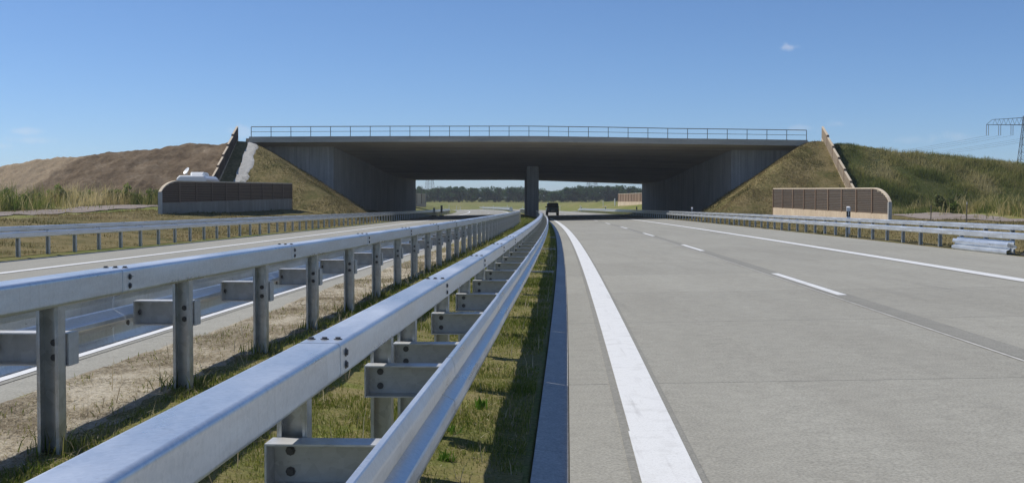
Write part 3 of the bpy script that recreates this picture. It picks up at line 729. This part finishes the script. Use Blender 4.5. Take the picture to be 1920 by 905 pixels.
vz = gz(-22.5, 84.5)
van = empty('motorhome', (-22.45, 84.5, vz-.02), rad(2), label='white motorhome parked behind the dark screen wall, roof showing', cat='motorhome')
loft([ring(-2.9, 1.08, .5, 2.62, .1, .2), ring(-2.8, 1.12, .4, 2.72, .1, .22), ring(1.2, 1.12, .4, 2.72, .1, .22), ring(2.2, 1.1, .45, 2.45, .1, .35), ring(2.75, 1.0, .5, 1.5, .1, .3), ring(3.4, .95, .55, 1.2, .1, .2)]).put('body', M['vanwhite'], van, bevel=.03)
MB().box((-1.132, -2.2, 1.5), (1.132, .9, 2.1)).put('side_windows', M['glass'], van)
for a in ((-.9, -.4), (.4, .9)):
    MB().box((a[0], -2.93, .9), (a[1], -2.84, 1.1)).put('tail_light', M['taillight'], van)
MB().box((-.8, -2.935, 1.5), (.8, -2.84, 2.15)).put('rear_window', M['glass'], van, bevel=.02)
MB().box((-1.135, -2.85, 2.3), (1.135, 1.0, 2.36)).put('stripe', M['post'], van)
for s_ in (-1, 1):
    for yy in (-1.6, 2.0): wheel(van, s_*.95, yy, .34, .22)
loft([ring(-1.1, .42, 2.73, 2.8, .02, .03), ring(-.9, .55, 2.73, 3.02, .02, .08), ring(.6, .5, 2.73, 2.98, .02, .08), ring(1.3, .35, 2.7, 2.78, .02, .03)]).put('roof_box', M['vanwhite'], van)
MB().bar((-.55, -2.0, 2.7), (-.55, -2.0, 2.95), .03, 8).put('dish_mast', M['post'], van)
dm = MB(); n = 18; V = [(0, 0, 0)]; F = []
for r_ in (.15, .3):
    for i in range(n): V.append((r_*math.cos(2*PI*i/n), r_*math.sin(2*PI*i/n), r_*r_*.7))
for i in range(n): F.append((0, 1+i, 1+(i+1) % n)); F.append((1+i, 1+n+i, 1+n+(i+1) % n, 1+(i+1) % n))
V += [(x, y, z-.02) for x, y, z in V]; k = 1+2*n; F += [tuple(q+k for q in reversed(f)) for f in F]
dm.add(V, F).put('satellite_dish', M['vanwhite'], van, loc=(-.55, -2.0, 3.05), rot=(rad(55), rad(20), rad(-60)))

van.scale = (.93, .97, .93)
# ------------------------------------------------------------------ pylons and wires
def pylon(name, loc, H, rz, label):
    root = empty(name, loc, rz, label=label, cat='pylon', group='lattice power pylons')
    mb = MB(); n = 13; zs = [H*i/n for i in range(n+1)]
    hw = lambda z: 3.2*(1-z/H)**1.1+.75
    cs = [(1,1), (-1,1), (-1,-1), (1,-1)]
    for i in range(n):
        a, b = zs[i], zs[i+1]
        for j in range(4):
            p_ = cs[j]; q_ = cs[(j+1) % 4]
            A0 = (p_[0]*hw(a), p_[1]*hw(a), a); B0 = (p_[0]*hw(b), p_[1]*hw(b), b); A1 = (q_[0]*hw(a), q_[1]*hw(a), a); B1 = (q_[0]*hw(b), q_[1]*hw(b), b)
            mb.bar(A0, B0, .12, 4); mb.bar(A0, B1, .06, 4); mb.bar(A1, B0, .06, 4); mb.bar(B0, B1, .06, 4)
    mb.put('mast', M['lattice'], root)
    za, zb = H-3.2, H-.6; arm = 13.5
    for s_ in (-1, 1):
        m2 = MB()
        for yy in (-.75, .75):
            m2.bar((s_*.8, yy, za), (s_*arm, 0, za+.2), .13, 4); m2.bar((s_*.8, yy, zb), (s_*(arm-2), 0, zb-.6), .1, 4)
        m2.bar((s_*(arm-2), 0, zb-.6), (s_*arm, 0, za+.2), .09, 4)
        for i in range(7):
            x0 = .8+(arm-3)*i/7; x1 = .8+(arm-3)*(i+.5)/7; x2 = .8+(arm-3)*(i+1)/7
            m2.bar((s_*x0, 0, za+.1), (s_*x1, 0, zb-.3), .06, 4); m2.bar((s_*x1, 0, zb-.3), (s_*x2, 0, za+.1), .06, 4)
        a_ = m2.put('cross_arm', M['lattice'], root)
        for x in (arm-.4, arm-4.6, arm-8.8):
            m3 = MB()
            for e in (-.35, .35): m3.bar((s_*x+e, 0, za+.1), (s_*x+e, 0, za-3.6), .09, 6)
            m3.put('insulator', M['insul'], a_)
    return root
p1 = Vector(((1921-960)/FPX*420, 420, 0)); H1 = 33.6
pylon('power_pylon', p1, H1, rad(-8), 'dark lattice pylon with cross arm rising behind the right meadow bank')
p2 = Vector(((1110-960)/FPX*760, 760, 2)); pylon('power_pylon', p2, 36, rad(-20), 'faint lattice pylon behind the wood seen through the right bridge opening')
p3 = Vector(((806-960)/FPX*900, 900, 2)); pylon('power_pylon', p3, 36, rad(-20), 'faint lattice pylon behind the wood seen through the left bridge opening')
def wire(A, B, sag, r=.035):
    mb = MB(); n = 24; pts = [A.lerp(B, i/n)-Vector((0, 0, 4*sag*(i/n)*(1-i/n))) for i in range(n+1)]
    for i in range(n): mb.bar(pts[i], pts[i+1], r, 4)
    return mb
for x in (-13.1, -8.9, -4.7, 4.7, 8.9, 13.1):
    A = p1+Vector((x, 0, H1-6.9)); B = p2+Vector((x, 0, 36-6.9)); wire(A, B, 9).put('power_line', M['wire'], label='thin power line slung from the right pylon to the pylon behind the wood', cat='power line', group='power lines')

# ------------------------------------------------------------------ vegetation
def blades(name, P, h, wd, lean, cols, m='blade', flat=False, **k):
    """one mesh of bent leaf blades; P (n,3), h, wd (n), cols (n,3)"""
    n = len(P); a = rng.uniform(0, 2*PI, n); ld = rng.uniform(0, 2*PI, n); l_ = lean*rng.random(n)
    sx = np.stack([np.cos(a), np.sin(a), 0*a], -1)*(wd/2)[:, None]
    tip = np.stack([np.cos(ld)*l_*h, np.sin(ld)*l_*h, h*np.sqrt(np.clip(1-l_**2*.6, .1, 1))], -1)
    if flat: tip = np.stack([np.cos(ld)*h, np.sin(ld)*h, h*rng.uniform(-.05, .22, n)], -1); P = P+np.array([0, 0, .012])*rng.random(n)[:, None]; sx = np.stack([-np.sin(ld), np.cos(ld), 0*a], -1)*(wd/2)[:, None]
    mid = tip*np.array([.35, .35, .6])
    V = np.stack([P-sx, P+sx, P+mid+sx*.7, P+mid-sx*.7, P+tip], 1).reshape(-1, 3)
    b = np.arange(n)*5
    F = np.concatenate([np.stack([b, b+1, b+2, b+3], -1).reshape(-1)])
    nq = n; nt_ = n
    me = bpy.data.meshes.new(name); me.vertices.add(n*5); me.vertices.foreach_set('co', V.astype(np.float32).ravel())
    loops = np.concatenate([np.stack([b, b+1, b+2, b+3], -1).ravel(), np.stack([b+3, b+2, b+4], -1).ravel()])
    starts = np.concatenate([np.arange(n)*4, 4*n+np.arange(n)*3]); tot = np.concatenate([np.full(n, 4), np.full(n, 3)])
    me.loops.add(len(loops)); me.loops.foreach_set('vertex_index', loops.astype(np.int32))
    me.polygons.add(2*n); me.polygons.foreach_set('loop_start', starts.astype(np.int32)); me.polygons.foreach_set('loop_total', tot.astype(np.int32))
    me.update(calc_edges=True)
    at = me.attributes.new('Col', 'FLOAT_COLOR', 'POINT')
    cc = np.repeat(np.concatenate([cols, np.ones((n, 1))], 1), 5, axis=0); at.data.foreach_set('color', cc.astype(np.float32).ravel())
    me.materials.append(M[m]); return put(name, me, **k)
def mixcol(f, pal):
    pal = np.array(pal); f = np.clip(f, 0, .999)*(len(pal)-1); i = f.astype(int); u = (f-i)[:, None]; return pal[i]*(1-u)+pal[i+1]*u
PAL = [(.085,.13,.016), (.165,.2,.03), (.24,.25,.055), (.32,.285,.1), (.44,.38,.2)]
# median turf
def turf(name, t0, t1, y0, y1, n, hh, ww, bias, spread=.28, lean=.9, pal=PAL, lift=0, flat=False):
    u = rng.random(n); Y = y0+(y1-y0)*u; T = rng.uniform(t0, t1, n)
    cl = fbm(T, Y, 1.3, 120)+.5*vnoise(T, Y, 6, 130); keep = rng.random(n) < np.clip(.75+1.1*cl, .12, 1); Y, T, cl = Y[keep], T[keep], cl[keep]; n = len(Y)
    Z = ground_z(T, Y)+lift; P = np.stack([cx(Y)+T, Y, Z], -1)
    f = bias-cl*.45+rng.normal(0, spread, n); h = hh*rng.uniform(.4, 1.2, n)*(1+.8*cl)
    blades(name, P, h, ww*rng.uniform(.6, 1.3, n), lean, mixcol(f, pal), flat=flat, kind='stuff', label='pale straw litter along the left kerb' if flat else 'short patchy grass of the median strip', cat='grass')
turf('median_grass', -2.6, -.26, 2.2, 10, 70000, .042, .006, .42)
turf('median_grass', -2.6, -.26, 10, 26, 70000, .05, .010, .42)
turf('median_grass', -2.6, -.26, 26, 70, 50000, .06, .02, .42)
turf('median_grass', -2.9, -.26, 70, 150, 24000, .12, .04, .38)
SP = [(.15,.115,.065), (.3,.24,.15), (.46,.39,.26), (.62,.55,.4)]
turf('straw_litter', -3.5, -2.55, 3, 14, 40000, .07, .005, .5, .35, pal=SP, lift=.012, flat=True)
turf('straw_litter', -3.5, -2.55, 14, 34, 30000, .09, .010, .5, .35, pal=SP, lift=.012, flat=True)
turf('median_grass', -3.5, -2.5, 3, 30, 5000, .05, .008, .5)
turf('straw_litter', -2.5, -.3, 2.5, 14, 7000, .07, .004, .6, .35, pal=SP, lift=.02, flat=True)
turf('straw_litter', -3.5, -2.5, 30, 80, 12000, .09, .015, .9, .12, 1.25)
for (tt, ps, zz) in ((TR, pR, .02), (TL, pL, .24)):
    P = []
    for Y in ps[1:30]:
        n = 70; r_ = .05+rng.random(n)**2*.16; a = rng.uniform(0, 2*PI, n); yy = Y+r_*np.sin(a); tl = tt+r_*np.cos(a)
        P.append(np.stack([cx(yy)+tl, yy, ground_z(tl, yy)], -1))
    P = np.concatenate(P); n = len(P)
    blades('post_tufts', P, .13*rng.uniform(.4, 1.2, n), .007*rng.uniform(.6, 1.3, n)*(1+P[:, 1]*.05), .8, mixcol(rng.normal(.42, .3, n), PAL), kind='stuff', label='grass tufts growing round the guard rail posts', cat='grass')
n = 900; Y = rng.uniform(3, 40, n); T = rng.uniform(-3.3, -.3, n); P = np.stack([cx(Y)+T, Y, ground_z(T, Y)], -1)
blades('dead_stalks', P, rng.uniform(.08, .26, n), .004*(1+Y*.06), .9, mixcol(rng.uniform(.3, 1, n), SP), kind='stuff', label='scattered dead stalks in the median', cat='grass')
# a few weeds in the median
for (T, Y, s_) in ((-.62, 8.2, 1.0), (-.74, 7.3, .8), (-.7, 6.6, .8), (-.8, 12, .7)):
    n = 26; r_ = rng.uniform(0, .07*s_, n); a = rng.uniform(0, 2*PI, n)
    P = np.stack([cx(Y)+T+r_*np.cos(a), Y+r_*np.sin(a), np.full(n, gz(cx(Y)+T, Y))], -1)
    blades('weed', P, .09*s_*rng.uniform(.6, 1.2, n), .028*s_*rng.uniform(.6, 1, n), 1.3, mixcol(rng.uniform(.3, .6, n), [(.05,.1,.01), (.1,.2,.02), (.16,.27,.04)]),
           label='small bright green weed rosette in the median grass', cat='weed', group='weeds in the median')
def scatter(name, n, xr, yr, zf, h, wd, lean, fcol, pal, label, dens=None, cat='grass'):
    X = rng.uniform(*xr, n); Y = rng.uniform(*yr, n)
    if dens is not None:
        k_ = rng.random(n) < dens(X, Y); X, Y = X[k_], Y[k_]
    n = len(X); Z = zf(X, Y); ok = Z > ground_z(X-cx(Y), Y)-.25; X, Y, Z = X[ok], Y[ok], Z[ok]; n = len(X)
    P = np.stack([X, Y, Z-.03], -1); f = fcol(X, Y)
    return blades(name, P, h*rng.uniform(.35, 1.3, n)*np.clip(1+1.7*fbm(X, Y, .55, 210), .25, 2), wd*rng.uniform(.6, 1.4, n), lean, mixcol(f+rng.normal(0, .12, n), pal), kind='stuff', label=label, cat=cat)
DP = [(.06,.07,.018), (.12,.11,.034), (.2,.16,.066), (.31,.235,.12), (.4,.32,.18)]
scatter('dry_grass', 42000, (17.5, 31.4), (98, 118.8), coneR, .17, .035, 1.1, lambda X, Y: .5+fbm(X, Y, .35, 220)*.7, DP, 'sparse dry grass on the sunlit right bridge slope')
scatter('dry_grass', 36000, (-27, -13), (98, 118.8), coneL, .17, .035, 1.1, lambda X, Y: .33+fbm(X, Y, .35, 225)*.7, DP, 'sparse green-brown grass on the left bridge slope', dens=lambda X, Y: np.where(X < -25.9, .12, 1))
MP = [(.08,.105,.022), (.15,.18,.04), (.23,.235,.065), (.34,.3,.115), (.46,.4,.2)]
mz = lambda X, Y: np.maximum(meadow(X, Y), ground_z(X-cx(Y), Y))
scatter('meadow_grass', 110000, (31.9, 70), (97, 121), mz, .45, .04, .95, lambda X, Y: .36+fbm(X, Y, .22, 230)*1.25+.25*sstep(X, 36, 60)*sstep(Y, 108, 118), MP, 'tall dark green meadow grass on the right bank')
gzf = lambda X, Y: ground_z(X-cx(Y), Y)
RP = [(.1,.14,.025), (.19,.21,.05), (.33,.29,.1), (.47,.385,.17), (.58,.48,.25)]
scatter('tall_grass', 60000, (30, 66), (70, 106), lambda X, Y: np.maximum(gzf(X, Y), mz(X, Y)-.05), .9, .05, .9, lambda X, Y: .45+fbm(X, Y, .3, 240)*1.6, RP, 'tall yellow-green grass at the foot of the right meadow bank', dens=lambda X, Y: np.clip(.6+1.4*fbm(X, Y, .2, 241), .08, 1)*np.where(X > 32.6+.09*np.clip(Y-66, 0, 31), 1, .03))
scatter('tall_grass', 80000, (-68, -28), (72, 106), lambda X, Y: np.maximum(gzf(X, Y), mound(X, Y)-.05), 1.15, .05, .9, lambda X, Y: .62+fbm(X, Y, .3, 250)*1.7, RP, 'tall straw and green grass at the foot of the earth mound', dens=lambda X, Y: np.clip(.6+1.5*fbm(X, Y, .22, 251), .08, 1)*np.where(X < -33, 1, np.where(Y > 98, 1, .02)))
def ok_t(X, Y, lo, hi):
    t = X-cx(Y); return np.where((t > lo) & (t < hi), 1., 0.)
VP = [(.09,.095,.025), (.16,.135,.045), (.24,.185,.075), (.34,.26,.13)]
scatter('verge_grass', 60000, (12, 36), (25, 104), gzf, .13, .03, 1.0, lambda X, Y: .5+fbm(X, Y, .3, 260)*.9, VP, 'sparse dry grass on the right verge', dens=lambda X, Y: ok_t(X, Y, 12.1, 25))
scatter('verge_grass', 90000, (-36, -11), (25, 104), gzf, .13, .03, 1.0, lambda X, Y: .45+fbm(X, Y, .3, 265)*.9, VP, 'sparse dry grass on the left verge', dens=lambda X, Y: ok_t(X, Y, -37, -15.9)*np.where((X-cx(Y) > -34.5) & (X-cx(Y) < -28.6), .04, 1))
# shrubs in the tall grass: leafy, individually placed
def shrub_mesh(seed, pal, n=700, r=.7, h=1.5):
    rg = np.random.default_rng(seed); V = []; cs = []
    cen = rg.normal(0, 1, (7, 3))*np.array([r*.45, r*.45, h*.2])+np.array([0, 0, h*.5])
    idx = rg.integers(0, 7, n); d = rg.normal(0, 1, (n, 3)); d /= np.linalg.norm(d, axis=1)[:, None]
    P = cen[idx]+d*(rg.random(n)**.5)[:, None]*r*.5; P[:, 2] = np.maximum(P[:, 2], .02)
    return P, mixcol(np.clip(P[:, 2]/h*.5+.2+rg.normal(0, .15, n), 0, 1), pal), rg
def leaf_obj(name, P, cols, size, rg, mname='leaf'):
    n = len(P); A = rg.normal(0, 1, (n, 3)); A /= np.linalg.norm(A, axis=1)[:, None]; B = np.cross(A, rg.normal(0, 1, (n, 3))); B /= np.linalg.norm(B, axis=1)[:, None]
    s_ = size*rg.uniform(.6, 1.4, n)[:, None]
    V = np.stack([P-A*s_, P+B*s_*.6, P+A*s_, P-B*s_*.6], 1).reshape(-1, 3)
    me = bpy.data.meshes.new(name); me.from_pydata(V.tolist(), [], (np.arange(n*4).reshape(-1, 4)).tolist()); me.update()
    at = me.attributes.new('Col', 'FLOAT_COLOR', 'POINT'); at.data.foreach_set('color', np.repeat(np.concatenate([cols, np.ones((n, 1))], 1), 4, axis=0).astype(np.float32).ravel())
    me.materials.append(M[mname]); return me
SG = [(.09,.14,.025), (.16,.22,.04), (.24,.3,.07)]; SD = [(.08,.11,.03), (.13,.16,.05), (.2,.21,.08)]
SM = []
for s_ in range(4):
    P, cc, rg = shrub_mesh(50+s_, SG if s_ % 2 == 0 else SD); SM.append(leaf_obj('foliage', P, cc, .11, rg))
st_ = MB()
for a in range(4): st_.bar((0, 0, -.1), (.25*math.cos(a*1.6), .25*math.sin(a*1.6), .7), .025, 5, .01)
STM = st_.me('stem', M['bark'])
for i, (px, Y, sc) in enumerate(((8, 99, 1.2), (46, 98.5, .9), (110, 100, 1.0), (122, 99, .9), (165, 100, 1.1), (210, 99.5, 1.2), (238, 100, 1.0), (300, 101, 1.0), (70, 101, .9), (262, 102, .9), (285, 100, .8),
                              (1768, 92, .95), (1780, 93, .85), (1905, 92, .9))):
    X = (px-960)/FPX*Y; z = max(gz(X, Y), float((mound if X < 0 else meadow)(np.array([X]), np.array([Y]))[0])-.05 if Y > 100 else -9)
    left = X < 0
    r_ = empty('shrub', (X, Y, z), random.uniform(0, 6), label='leafy green shrub in the tall grass below the earth mound' if left else 'leafy green shrub in the tall grass below the meadow bank', cat='shrub', group='shrubs below the mound' if left else 'shrubs below the meadow bank')
    r_.scale = (sc,)*3; put('foliage', SM[i % 4], r_); put('stem', STM, r_)

# the wood beyond the bridge
TP = [(.012,.04,.01), (.026,.07,.016), (.048,.105,.022), (.085,.145,.032)]
TM = []
for s_ in range(6):
    rg = np.random.default_rng(90+s_); nb = 26; H = 8.6
    cen = np.stack([rg.normal(0, 1.7, nb), rg.normal(0, 1.7, nb), rg.uniform(.9, 8.0, nb)], -1)
    cen[:, :2] *= (1.15-.75*np.abs(cen[:, 2:3]-4.6)/4.6); rb = rg.uniform(.9, 1.7, nb); n = 2200
    idx = rg.integers(0, nb, n); d = rg.normal(0, 1, (n, 3)); d /= np.linalg.norm(d, axis=1)[:, None]
    P = cen[idx]+d*(rb[idx]*rg.random(n)**.35)[:, None]; P[:, 2] = np.clip(P[:, 2], .1, 99)
    cb = rg.uniform(-.2, .2, nb)[idx]
    cc = mixcol(np.clip(.45+cb+rg.normal(0, .16, n), 0, 1), TP); crown = leaf_obj('crown', P, cc, .3, rg)
    tk = MB(); tk.bar((0,0,-1), (.1,0,2.4), .2, 8, .15); tk.bar((.1,0,2.4), (.2,.1,6.5), .15, 7, .05)
    for q in range(5):
        a = q*1.3; tk.bar((.1,0,2+q*.7), (1.5*math.cos(a), 1.5*math.sin(a), 4+q*.8), .07, 6, .03)
    TM.append((crown, tk.me('trunk', M['bark'])))
i = 0
for row, (Y0, sp_) in enumerate(((545, 5.4), (557, 6.0), (570, 6.6))):
    X = -190.0
    while X < 215:
        Y = Y0+random.uniform(-4, 4)+abs(X)*.02; c_, t_ = TM[i % 6]; i += 1
        px = 960+X/Y*FPX
        hs = (.74+random.uniform(-.09, .08)) * (1-.32*math.exp(-((px-1030)/22)**2)) * (1.1 if px > 1090 else 1)
        z = EYE+(HOR-378.5)/FPX*Y + row*.3
        r_ = empty('wood_tree', (X, Y, z), random.uniform(0, 6), label='dark green deciduous tree of the wood beyond the bridge', cat='tree', group='trees of the far wood')
        ws = random.uniform(.95, 1.25); r_.scale = (ws, ws, hs); put('crown', c_, r_); put('trunk', t_, r_)
        X += sp_*random.uniform(.75, 1.25)
# rise that carries the wood
def hill(X, Y): return X, Y, np.interp(Y, [330, 420, 520, 700], [1.2, 2.0, 3.5, 5]) + .0*X
grid('wood_floor', np.linspace(-420, 460, 30), np.linspace(420, 720, 20), lambda X, Y: (X, Y, np.interp(Y, [420, 530, 560, 720], [-.5, 3.2, 3.5, 6.5]) + fbm(X, Y, .02, 300)*.4), M['field'], kind='structure')

# ------------------------------------------------------------------ the summer air
hz = bpy.data.materials.new('summer_haze'); hz.use_nodes = True; ht = hz.node_tree; ht.nodes.clear()
ho = ht.nodes.new('ShaderNodeOutputMaterial'); hv = ht.nodes.new('ShaderNodeVolumePrincipled')
hv.inputs['Color'].default_value = (.9, .94, 1, 1); hv.inputs['Density'].default_value = .00025; hv.inputs['Anisotropy'].default_value = .2
ht.links.new(hv.outputs[0], ho.inputs['Volume'])
MB().box((-2900, -60, -3), (2900, 4700, 42)).put('haze', hz, kind='stuff', label='thin pale summer haze over the whole scene', cat='haze')
